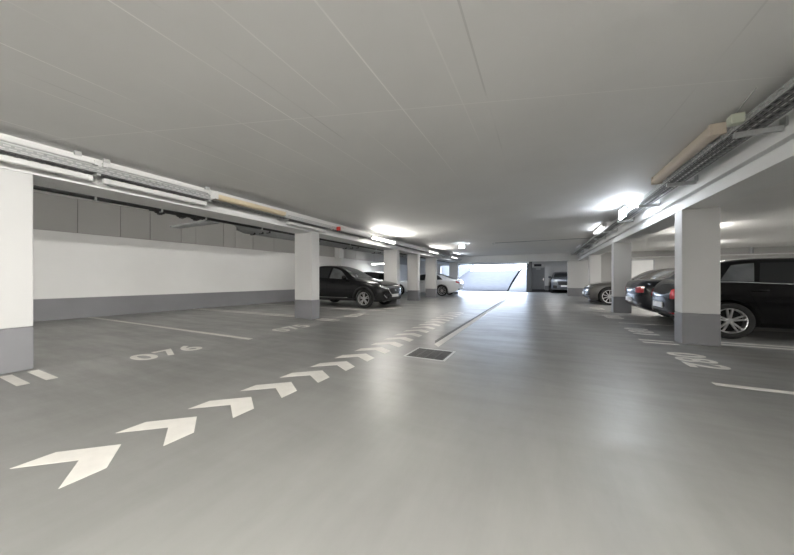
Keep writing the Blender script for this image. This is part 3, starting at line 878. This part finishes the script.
    def wheels(s, spokes=5, style='single', rim='alloy', rr=0.68, dark=0.0):
        R = s.S['R']
        for xw in s.S['wheels']:
            for sg in (-1, 1):
                W = s.w(xw); yo = W - 0.012
                bm = bmesh.new()
                prof = [(R * rr, yo - 0.21), (R * 0.93, yo - 0.215), (R, yo - 0.18), (R, yo - 0.035), (R * 0.965, yo - 0.008), (R * 0.85, yo), (R * (rr + 0.03), yo - 0.006), (R * rr, yo - 0.02)]
                s.lathe(bm, prof, 44)
                w = obj('wheel', bm, M['rubber'], s.root, smooth=35)
                w.location = (s.X(xw), 0, R)
                if sg < 0: w.rotation_euler = (0, 0, PI)
                bm = bmesh.new()
                r1 = R * rr
                s.lathe(bm, [(r1, yo - 0.018), (r1 * 0.985, yo - 0.006), (r1 * 0.93, yo - 0.012), (r1 * 0.91, yo - 0.04), (r1 * 0.9, yo - 0.19), (r1, yo - 0.19)], 44)
                s.lathe(bm, [(0.0, yo - 0.028), (r1 * 0.10, yo - 0.026), (r1 * 0.22, yo - 0.034), (r1 * 0.24, yo - 0.07), (0.0, yo - 0.07)], 24)
                for k in range(spokes):
                    a0 = 2 * PI * k / spokes + 0.3
                    offs = (-0.17, 0.17) if style == 'double' else (0.0,)
                    for da in offs:
                        hw0, hw1 = ((r1 * 0.075, r1 * 0.055) if style == 'double' else (r1 * 0.15, r1 * 0.12) if spokes < 7 else (r1 * 0.06, r1 * 0.045))
                        a_in, a_out = a0 + da * 1.2, a0 + da
                        def pt(r, a, t, y):
                            return (r * math.cos(a) - t * math.sin(a), y, r * math.sin(a) + t * math.cos(a))
                        P = []
                        for r, a, hw, yy in ((r1 * 0.14, a_in, hw0, yo - 0.036), (r1 * 0.55, (a_in + a_out) / 2, (hw0 + hw1) / 2, yo - 0.03), (r1 * 0.94, a_out, hw1, yo - 0.016)):
                            P.append([bm.verts.new(pt(r, a, -hw, yy)), bm.verts.new(pt(r, a, hw, yy)), bm.verts.new(pt(r, a, hw * 0.9, yy - 0.03)), bm.verts.new(pt(r, a, -hw * 0.9, yy - 0.03))])
                        for p, q in zip(P, P[1:]):
                            for i in range(4): bm.faces.new([p[i], p[(i + 1) % 4], q[(i + 1) % 4], q[i]])
                        bm.faces.new(P[0]); bm.faces.new(P[-1])
                obj('rim', bm, M[rim], w, smooth=35)
                bm = bmesh.new(); s.lathe(bm, [(0.0, yo - 0.10), (r1 * 0.62, yo - 0.10), (r1 * 0.62, yo - 0.115), (r1 * 0.9, yo - 0.115), (r1 * 0.9, yo - 0.15), (0, yo - 0.15)], 30)
                obj('brake_disc', bm, M['well'], w)
    @staticmethod
    def lathe(bm, prof, n):
        rings = []
        for r, y in prof:
            rings.append([bm.verts.new((r * math.cos(2 * PI * k / n), y, r * math.sin(2 * PI * k / n))) for k in range(n)] if r > 0 else [bm.verts.new((0, y, 0))] * n)
        for a, b in zip(rings, rings[1:]):
            for k in range(n):
                vs = [a[k], a[(k + 1) % n], b[(k + 1) % n], b[k]]
                u = []
                for v in vs:
                    if v not in u: u.append(v)
                if len(u) > 2: bm.faces.new(u)
    def arch_trim(s, mat='blackplastic', w=0.06):
        R0 = s.S['R'] + 0.05
        for xw in s.S['wheels']:
            for sg in (-1, 1):
                lo = []; hi = []
                for k in range(21):
                    a = -0.25 + (PI + 0.5) * k / 20
                    lo.append((s.X(xw) + (R0 + 0.008) * math.cos(a), sg, s.S['R'] + (R0 + 0.008) * math.sin(a)))
                    hi.append((s.X(xw) + (R0 + w) * math.cos(a), sg, s.S['R'] + (R0 + w) * math.sin(a)))
                s.patch('wheel_arch_trim', lo, hi, (0, -sg, 0), mat, 0.01, 2)
    def plate(s, z, front=True, y=0.0):
        q = s.hit(((-1 if front else 1) * s.L / 2, y, z), (1, 0, 0) if front else (-1, 0, 0))
        sx = -1 if front else 1
        a, b = sorted((q.x + sx * 0.004, q.x + sx * 0.022))
        obj('number_plate', B(a, b, y - 0.26, y + 0.26, z - 0.055, z + 0.055), M['plate'], s.root, bevel=0.004)
    def seats(s, x, z=0.75):
        pass

def scale_tab(tab, kx=1, kz=1): return [(x * kx, z * kz) for x, z in tab]

HATCH = dict(L=4.24, R=0.315, wheels=(0.86, 3.55),
    top=[(0, .60), (.05, .68), (.2, .78), (.6, .88), (1.15, .97), (1.3, 1.02), (1.95, 1.36), (2.4, 1.43), (3.0, 1.43), (3.55, 1.375), (3.85, 1.28), (4.05, 1.04), (4.16, .95), (4.24, .82)],
    belt=[(0, .55), (.05, .62), (.2, .71), (.6, .82), (1.2, .90), (2.0, .93), (3.0, .965), (3.6, .99), (3.95, .97), (4.12, .90), (4.24, .76)],
    low=[(0, .30), (.08, .22), (.4, .19), (3.8, .20), (4.1, .26), (4.24, .36)],
    w=[(0, .56), (.05, .70), (.2, .80), (.5, .86), (1.0, .875), (3.5, .875), (3.85, .845), (4.1, .77), (4.2, .70), (4.24, .62)],
    wt=[(0, .46), (.2, .64), (1.2, .70), (1.95, .57), (2.5, .58), (3.4, .56), (3.85, .55), (4.05, .62), (4.24, .54)])
CROSS = dict(L=4.275, R=0.335, wheels=(0.81, 3.38),
    top=[(0, .74), (.05, .81), (.2, .89), (.6, .975), (1.15, 1.07), (1.3, 1.12), (1.95, 1.46), (2.4, 1.575), (2.9, 1.595), (3.45, 1.54), (3.85, 1.42), (4.08, 1.12), (4.2, 1.0), (4.275, .85)],
    belt=[(0, .68), (.05, .74), (.2, .81), (.6, .90), (1.2, .99), (2.0, 1.03), (3.0, 1.09), (3.6, 1.15), (3.95, 1.11), (4.15, 1.0), (4.275, .8)],
    low=[(0, .28), (.08, .23), (.4, .21), (3.8, .22), (4.1, .30), (4.275, .42)],
    w=[(0, .60), (.05, .73), (.2, .82), (.5, .87), (1.0, .883), (3.5, .883), (3.9, .84), (4.15, .77), (4.24, .70), (4.275, .62)],
    wt=[(0, .48), (.2, .66), (1.2, .70), (1.95, .56), (2.5, .57), (3.4, .55), (3.85, .54), (4.08, .62), (4.275, .54)])
SALOON = dict(L=4.62, R=0.33, wheels=(0.80, 3.61),
    top=[(0, .60), (.05, .68), (.2, .77), (.6, .87), (1.3, .96), (1.45, 1.0), (2.15, 1.36), (2.6, 1.425), (3.0, 1.415), (3.45, 1.34), (4.05, 1.06), (4.2, 1.045), (4.5, 1.02), (4.58, .96), (4.62, .86)],
    belt=[(0, .55), (.05, .62), (.2, .70), (.6, .81), (1.4, .90), (2.2, .93), (3.2, .965), (3.8, .99), (4.2, .985), (4.5, .96), (4.58, .90), (4.62, .80)],
    low=[(0, .28), (.08, .21), (.4, .18), (4.1, .19), (4.45, .27), (4.62, .38)],
    w=[(0, .54), (.05, .70), (.2, .80), (.5, .87), (1.0, .905), (3.8, .905), (4.2, .87), (4.48, .80), (4.58, .72), (4.62, .62)],
    wt=[(0, .46), (.2, .66), (1.4, .72), (2.15, .57), (2.6, .57), (3.2, .55), (3.6, .56), (4.05, .70), (4.5, .68), (4.62, .54)])
FAST = dict(SALOON, L=4.69, R=0.335, wheels=(0.84, 3.72),
    top=[(0, .60), (.05, .66), (.2, .75), (.6, .85), (1.15, .95), (1.3, 1.0), (2.1, 1.38), (2.6, 1.445), (3.0, 1.43), (3.5, 1.34), (4.1, 1.13), (4.4, 1.04), (4.58, 1.0), (4.65, .93), (4.69, .84)],
    belt=[(0, .55), (.05, .61), (.2, .69), (.6, .80), (1.3, .89), (2.2, .93), (3.2, .96), (3.8, .985), (4.3, .975), (4.55, .94), (4.65, .88), (4.69, .78)],
    low=[(0, .26), (.08, .2), (.4, .17), (4.1, .18), (4.5, .28), (4.69, .40)],
    w=[(0, .56), (.05, .72), (.2, .82), (.5, .89), (1.0, .92), (3.8, .92), (4.2, .895), (4.5, .83), (4.63, .75), (4.69, .64)],
    wt=[(0, .46), (.2, .66), (1.3, .72), (2.1, .57), (2.6, .57), (3.2, .55), (3.6, .54), (4.2, .62), (4.5, .66), (4.69, .54)])
LONGSAL = dict(SALOON, L=4.92, R=0.345, wheels=(0.74, 3.74),
    top=[(0, .62), (.05, .72), (.2, .82), (.6, .92), (1.45, 1.01), (1.6, 1.05), (2.3, 1.40), (2.8, 1.475), (3.2, 1.465), (3.65, 1.40), (4.3, 1.11), (4.5, 1.09), (4.8, 1.06), (4.88, .99), (4.92, .88)],
    belt=[(0, .56), (.05, .65), (.2, .75), (.6, .86), (1.5, .94), (2.3, .97), (3.4, 1.0), (4.0, 1.02), (4.5, 1.02), (4.8, 1.0), (4.88, .94), (4.92, .83)],
    low=[(0, .28), (.08, .2), (.4, .17), (4.4, .19), (4.75, .27), (4.92, .38)],
    w=[(0, .56), (.05, .72), (.2, .82), (.5, .89), (1.0, .925), (4.1, .925), (4.5, .89), (4.78, .81), (4.88, .73), (4.92, .62)],
    wt=[(0, .46), (.2, .68), (1.55, .74), (2.3, .58), (2.8, .58), (3.4, .56), (3.8, .57), (4.3, .72), (4.8, .69), (4.92, .54)])
SUV = dict(CROSS, L=4.35, R=0.35)
SUV['top'] = [(0, .92), (.05, 1.0), (.2, 1.06), (.6, 1.10), (1.15, 1.15), (1.3, 1.2), (1.85, 1.52), (2.3, 1.62), (2.9, 1.63), (3.6, 1.60), (4.0, 1.5), (4.2, 1.2), (4.3, 1.08), (4.35, .9)]
SUV['belt'] = [(0, .86), (.05, .93), (.2, .99), (.6, 1.04), (1.2, 1.08), (2.0, 1.1), (3.0, 1.13), (3.7, 1.16), (4.1, 1.12), (4.25, 1.02), (4.35, .84)]
SUV['w'] = [(0, .70), (.05, .80), (.2, .87), (.5, .90), (1.0, .905), (3.6, .905), (4.0, .87), (4.25, .8), (4.35, .66)]
SUV['low'] = [(0, .30), (.08, .25), (.4, .22), (3.9, .22), (4.2, .30), (4.35, .42)]
SUV['wt'] = [(0, .6), (.2, .74), (1.2, .76), (1.85, .62), (2.5, .63), (3.6, .61), (4.0, .6), (4.2, .66), (4.35, .56)]
CITY = dict(HATCH, L=3.56, R=0.29, wheels=(0.62, 3.02),
    top=[(0, .64), (.05, .74), (.2, .84), (.5, .92), (.8, 1.0), (.9, 1.05), (1.5, 1.40), (1.9, 1.48), (2.5, 1.47), (3.0, 1.42), (3.3, 1.3), (3.44, 1.05), (3.52, .92), (3.56, .8)],
    belt=[(0, .58), (.05, .67), (.2, .76), (.5, .85), (.9, .92), (1.6, .95), (2.4, .98), (3.0, 1.01), (3.3, 1.0), (3.46, .9), (3.56, .74)],
    low=[(0, .30), (.08, .22), (.3, .19), (3.2, .20), (3.46, .26), (3.56, .36)],
    w=[(0, .56), (.05, .68), (.2, .76), (.5, .81), (1.0, .82), (2.9, .82), (3.25, .8), (3.45, .72), (3.56, .6)],
    wt=[(0, .46), (.2, .62), (.9, .66), (1.5, .56), (2.0, .57), (2.9, .55), (3.25, .54), (3.44, .6), (3.56, .5)])

# --- charcoal crossover, nose towards the aisle
c = Car('crossover_car', 'charcoal crossover with chrome grille trim parked nose out between two columns', CROSS, 'car_charcoal', (-4.93 - 2.1375, 9.74), PI)
c.wheels(5, 'double', 'alloy', 0.71)
c.arch_trim('blackplastic', 0.075)
c.doors([((1.42, 2.42), (1.30, 2.45)), ((2.46, 3.02), (2.48, 3.40))], 0.36, 'paint')
for sg in (-1, 1):
    c.glass('side_window', sg, (1.52, 2.40), (2.02, 2.38), 'glasslit')
    c.glass('side_window', sg, (2.48, 3.28), (2.47, 3.20))
    c.side('sill_cladding', sg, (1.27, 3.0), (1.27, 3.0), 0.245, 0.335, 'blackplastic', off=0.012)
    c.side('chrome_strip', sg, (1.5, 2.9), (1.5, 2.9), 0.345, 0.362, 'chrome', off=0.014)
    c.end('headlamp', sg, [(.46, .68), (.60, .69), (.83, .74)], [(.46, .73), (.62, .76), (.84, .82)], 'lampglass', d=(1, -0.55 * sg, 0), off=0.008)
    c.end('chrome_wing', sg, [(.30, .46), (.42, .57), (.50, .685)], [(.27, .48), (.39, .585), (.48, .715)], 'chrome', off=0.016)
    c.end('fog_lamp', sg, [(.58, .36), (.66, .40), (.74, .47)], [(.56, .39), (.64, .43), (.72, .50)], 'chrome', d=(1, -0.5 * sg, 0), off=0.012)
    c.end('air_intake', sg, [(.50, .33), (.62, .36), (.70, .42)], [(.50, .45), (.62, .47), (.68, .49)], 'blackplastic', d=(1, -0.4 * sg, 0), off=0.005)
c.end('grille', 1, [(-.30, .48), (0, .46), (.30, .48)], [(-.46, .71), (0, .74), (.46, .71)], 'blackplastic', off=0.008)
c.end('lower_grille', 1, [(-.5, .30), (0, .29), (.5, .30)], [(-.42, .42), (0, .42), (.42, .42)], 'blackplastic', off=0.006)
c.end('emblem', 1, [(-.055, .62), (0, .585), (.055, .62)], [(-.055, .635), (0, .67), (.055, .635)], 'chrome', off=0.02)
c.plate(0.44)
c.deck('windscreen', 1.28, 1.98, .62, .50, 'glasslit')
c.deck('rear_window', 4.02, 3.86, .50, .44, 'glass')
c.mirrors(1.62, 1.10)

# --- white fastback saloon, tail towards the aisle
c = Car('saloon_car', 'white fastback saloon parked behind the row of columns near the ramp', FAST, 'car_white', (-4.42 - 2.345, 18.0), 0)
c.wheels(10, 'single', 'alloy', 0.74)
c.doors([((1.55, 2.6), (1.5, 2.62)), ((2.66, 3.32), (2.66, 3.55))], 0.33, 'chrome')
for sg in (-1, 1):
    c.glass('side_window', sg, (1.6, 2.6), (2.12, 2.58)); c.glass('side_window', sg, (2.66, 3.75), (2.64, 3.42))
    c.end('tail_lamp', sg, [(.40, .78), (.60, .78), (.84, .82)], [(.38, .86), (.60, .90), (.84, .93)], 'taillight', d=(-1, -0.5 * sg, 0), front=False)
    c.end('headlamp', sg, [(.46, .60), (.60, .61), (.80, .66)], [(.46, .66), (.60, .70), (.82, .76)], 'lampglass', d=(1, -0.6 * sg, 0))
c.deck('windscreen', 1.28, 2.12, .64, .52, 'glass'); c.deck('rear_window', 4.30, 3.2, .52, .47, 'glass')
c.end('diffuser_trim', 1, [(-.6, .38), (0, .37), (.6, .38)], [(-.66, .47), (0, .46), (.66, .47)], 'blackplastic', front=False)
c.plate(0.62, False); c.mirrors(1.75, 1.0)

# --- black hatchback behind the large column, tail towards the aisle
c = Car('hatchback_car', 'black hatchback with five spoke alloy wheel beside the large column', HATCH, 'car_black', (2.30 + 2.12, 7.98), PI)
c.wheels(5, 'double', 'alloy', 0.70)
c.doors([((1.5, 2.42), (1.38, 2.46)), ((2.47, 3.10), (2.50, 3.40))], 0.30, 'paint')
for sg in (-1, 1):
    c.glass('side_window', sg, (1.55, 2.38), (2.05, 2.40)); c.glass('side_window', sg, (2.47, 3.18), (2.47, 3.08)); c.glass('quarter_window', sg, (3.24, 3.66), (3.15, 3.44), 'glasslit')
    c.side('belt_trim', sg, (1.5, 3.7), (1.5, 3.7), lambda x: c.belt(x) + 0.002, lambda x: c.belt(x) + 0.016, 'greypipe', off=0.008)
    c.end('tail_lamp', sg, [(.50, .66), (.62, .66), (.80, .68)], [(.50, .84), (.62, .86), (.80, .86)], 'taillight', d=(-1, -0.6 * sg, 0), front=False)
    c.end('headlamp', sg, [(.46, .56), (.60, .57), (.80, .60)], [(.46, .64), (.60, .68), (.82, .70)], 'lampglass', d=(1, -0.6 * sg, 0))
    c.end('bumper_reflector', sg, [(.45, .36), (.55, .36), (.65, .37)], [(.45, .39), (.55, .39), (.65, .40)], 'taillight', front=False)
c.deck('windscreen', 1.28, 1.96, .62, .52, 'glass'); c.deck('rear_window', 4.04, 3.84, .56, .46, 'glass')
c.end('rear_bumper_trim', 1, [(-.62, .33), (0, .32), (.62, .33)], [(-.66, .40), (0, .39), (.66, .40)], 'blackplastic', front=False)
c.plate(0.52, False); c.mirrors(1.72, 0.99)

# --- dark blue saloon, tail towards the aisle
c = Car('saloon_car', 'dark saloon with red tail lamp parked tail out between hatchback and column', SALOON, 'car_navy', (2.21 + 2.31, 9.85), PI)
c.wheels(5, 'double', 'alloy', 0.68)
c.doors([((1.6, 2.55), (1.5, 2.6)), ((2.62, 3.2), (2.64, 3.5))], 0.31, 'paint')
for sg in (-1, 1):
    c.glass('side_window', sg, (1.65, 2.55), (2.2, 2.55)); c.glass('side_window', sg, (2.62, 3.6), (2.62, 3.3))
    c.end('tail_lamp', sg, [(.46, .72), (.60, .70), (.82, .72)], [(.46, .83), (.60, .86), (.82, .87)], 'taillight', d=(-1, -0.7 * sg, 0), front=False)
    c.end('headlamp', sg, [(.46, .56), (.60, .57), (.80, .60)], [(.46, .64), (.60, .68), (.82, .70)], 'lampglass', d=(1, -0.6 * sg, 0))
c.deck('windscreen', 1.42, 2.16, .64, .52, 'glass'); c.deck('rear_window', 4.0, 3.38, .56, .48, 'glasslit')
c.end('chrome_strip', 1, [(-.4, .80), (0, .80), (.4, .80)], [(-.4, .82), (0, .82), (.4, .82)], 'chrome', front=False)
c.plate(0.52, False); c.mirrors(1.85, 1.0)

# --- bronze grey saloon, nose towards the aisle
c = Car('saloon_car', 'bronze grey saloon parked nose out between two columns near the far partition', LONGSAL, 'car_grey', (1.77 + 2.46, 15.05), 0)
c.wheels(10, 'single', 'alloy', 0.76)
c.doors([((1.7, 2.75), (1.6, 2.8)), ((2.82, 3.4), (2.84, 3.75))], 0.31, 'paint')
for sg in (-1, 1):
    c.glass('side_window', sg, (1.8, 2.75), (2.36, 2.75), 'glasslit'); c.glass('side_window', sg, (2.82, 3.9), (2.82, 3.6), 'glass')
    c.side('window_trim', sg, (1.75, 3.95), (1.75, 3.95), lambda x: c.belt(x) + 0.004, lambda x: c.belt(x) + 0.022, 'chrome', off=0.008)
    c.end('headlamp', sg, [(.46, .63), (.60, .63), (.84, .68)], [(.46, .69), (.60, .73), (.86, .77)], 'lampglass', d=(1, -0.7 * sg, 0), off=0.008)
    c.end('kidney_grille', sg, [(.03, .47), (.18, .46), (.36, .50)], [(.03, .70), (.18, .70), (.34, .68)], 'blackplastic', off=0.01)
    c.end('grille_rim', sg, [(.02, .70), (.18, .70), (.36, .68)], [(.02, .72), (.18, .72), (.36, .70)], 'chrome', off=0.018)
    c.end('air_intake', sg, [(.46, .30), (.58, .30), (.76, .33)], [(.46, .42), (.58, .42), (.78, .43)], 'blackplastic', d=(1, -0.5 * sg, 0))
    c.end('bumper_strip', sg, [(.48, .34), (.6, .34), (.78, .36)], [(.48, .365), (.6, .365), (.78, .385)], 'chrome', d=(1, -0.5 * sg, 0), off=0.02)
    c.end('tail_lamp', sg, [(.5, .78), (.6, .78), (.8, .8)], [(.5, .88), (.6, .9), (.8, .9)], 'taillight', d=(-1, -0.6 * sg, 0), front=False)
c.end('lower_grille', 1, [(-.42, .29), (0, .28), (.42, .29)], [(-.42, .40), (0, .40), (.42, .40)], 'blackplastic')
c.plate(0.44); c.deck('windscreen', 1.58, 2.32, .66, .53, 'glasslit'); c.deck('rear_window', 4.25, 3.6, .58, .50, 'glass'); c.mirrors(1.98, 1.05)

# --- slate SUV far off by the grey door, facing the camera
c = Car('sport_utility_car', 'slate grey high car parked in the dark corner beside the far grey door', SUV, 'car_slate', (1.62, 24.1 + 2.175 + 0.45 - 0.4), PI / 2)
c.wheels(5, 'single', 'alloydark', 0.66)
c.arch_trim('blackplastic', 0.06)
c.doors([((1.5, 2.45), (1.42, 2.5)), ((2.5, 3.1), (2.52, 3.45))], 0.36, 'paint')
for sg in (-1, 1):
    c.glass('side_window', sg, (1.6, 2.45), (2.0, 2.45)); c.glass('side_window', sg, (2.52, 3.5), (2.52, 3.4))
    c.end('headlamp', sg, [(.50, .80), (.64, .80), (.80, .82)], [(.50, .93), (.64, .95), (.80, .94)], 'lampglass', d=(1, -0.4 * sg, 0))
    c.end('air_intake', sg, [(.5, .36), (.62, .36), (.78, .38)], [(.5, .55), (.62, .58), (.78, .58)], 'blackplastic', d=(1, -0.4 * sg, 0))
c.end('grille', 1, [(-.42, .62), (0, .60), (.42, .62)], [(-.46, .88), (0, .90), (.46, .88)], 'blackplastic')
c.plate(0.54); c.deck('windscreen', 1.28, 1.88, .68, .56, 'glass'); c.deck('rear_window', 4.16, 4.0, .54, .48, 'glass'); c.mirrors(1.6, 1.2)

# --- small dark car deep in the far bays
c = Car('city_car', 'small dark car deep in the bay behind the crossover, only its roof showing', CITY, 'car_black', (-7.55 - 1.78, 15.0), 0)
c.wheels(5, 'single', 'alloydark', 0.62)
for sg in (-1, 1):
    c.glass('side_window', sg, (1.1, 2.0), (1.55, 2.0)); c.glass('side_window', sg, (2.06, 2.95), (2.06, 2.85))
    c.end('tail_lamp', sg, [(.5, .7), (.6, .7), (.75, .7)], [(.5, .9), (.6, .92), (.75, .92)], 'taillight', d=(-1, -0.6 * sg, 0), front=False)
c.deck('windscreen', .92, 1.5, .6, .5, 'glass'); c.plate(0.55, False); c.mirrors(1.15, 1.02)

# ------------------------------------------------------------------ daylight and view
w = bpy.data.worlds.new('sky'); SC.world = w; w.use_nodes = True
nt = w.node_tree; bg = nt.nodes['Background']
sky = nt.nodes.new('ShaderNodeTexSky')
try:
    sky.sky_type = 'HOSEK_WILKIE'
    sky.sun_direction = (0.3, 0.5, 0.8); sky.turbidity = 4.0
except Exception:
    pass
mx = nt.nodes.new('ShaderNodeMix'); mx.data_type = 'RGBA'; mx.inputs['Factor'].default_value = 0.97
mx.inputs['B'].default_value = (0.68, 0.80, 1.0, 1)
nt.links.new(sky.outputs['Color'], mx.inputs['A']); nt.links.new(mx.outputs['Result'], bg.inputs['Color'])
bg.inputs['Strength'].default_value = 5.8

SC.view_settings.view_transform = 'Standard'
SC.view_settings.look = 'None'
SC.view_settings.gamma = 1.0
SC.view_settings.use_curve_mapping = False
SC.view_settings.exposure = 1.9
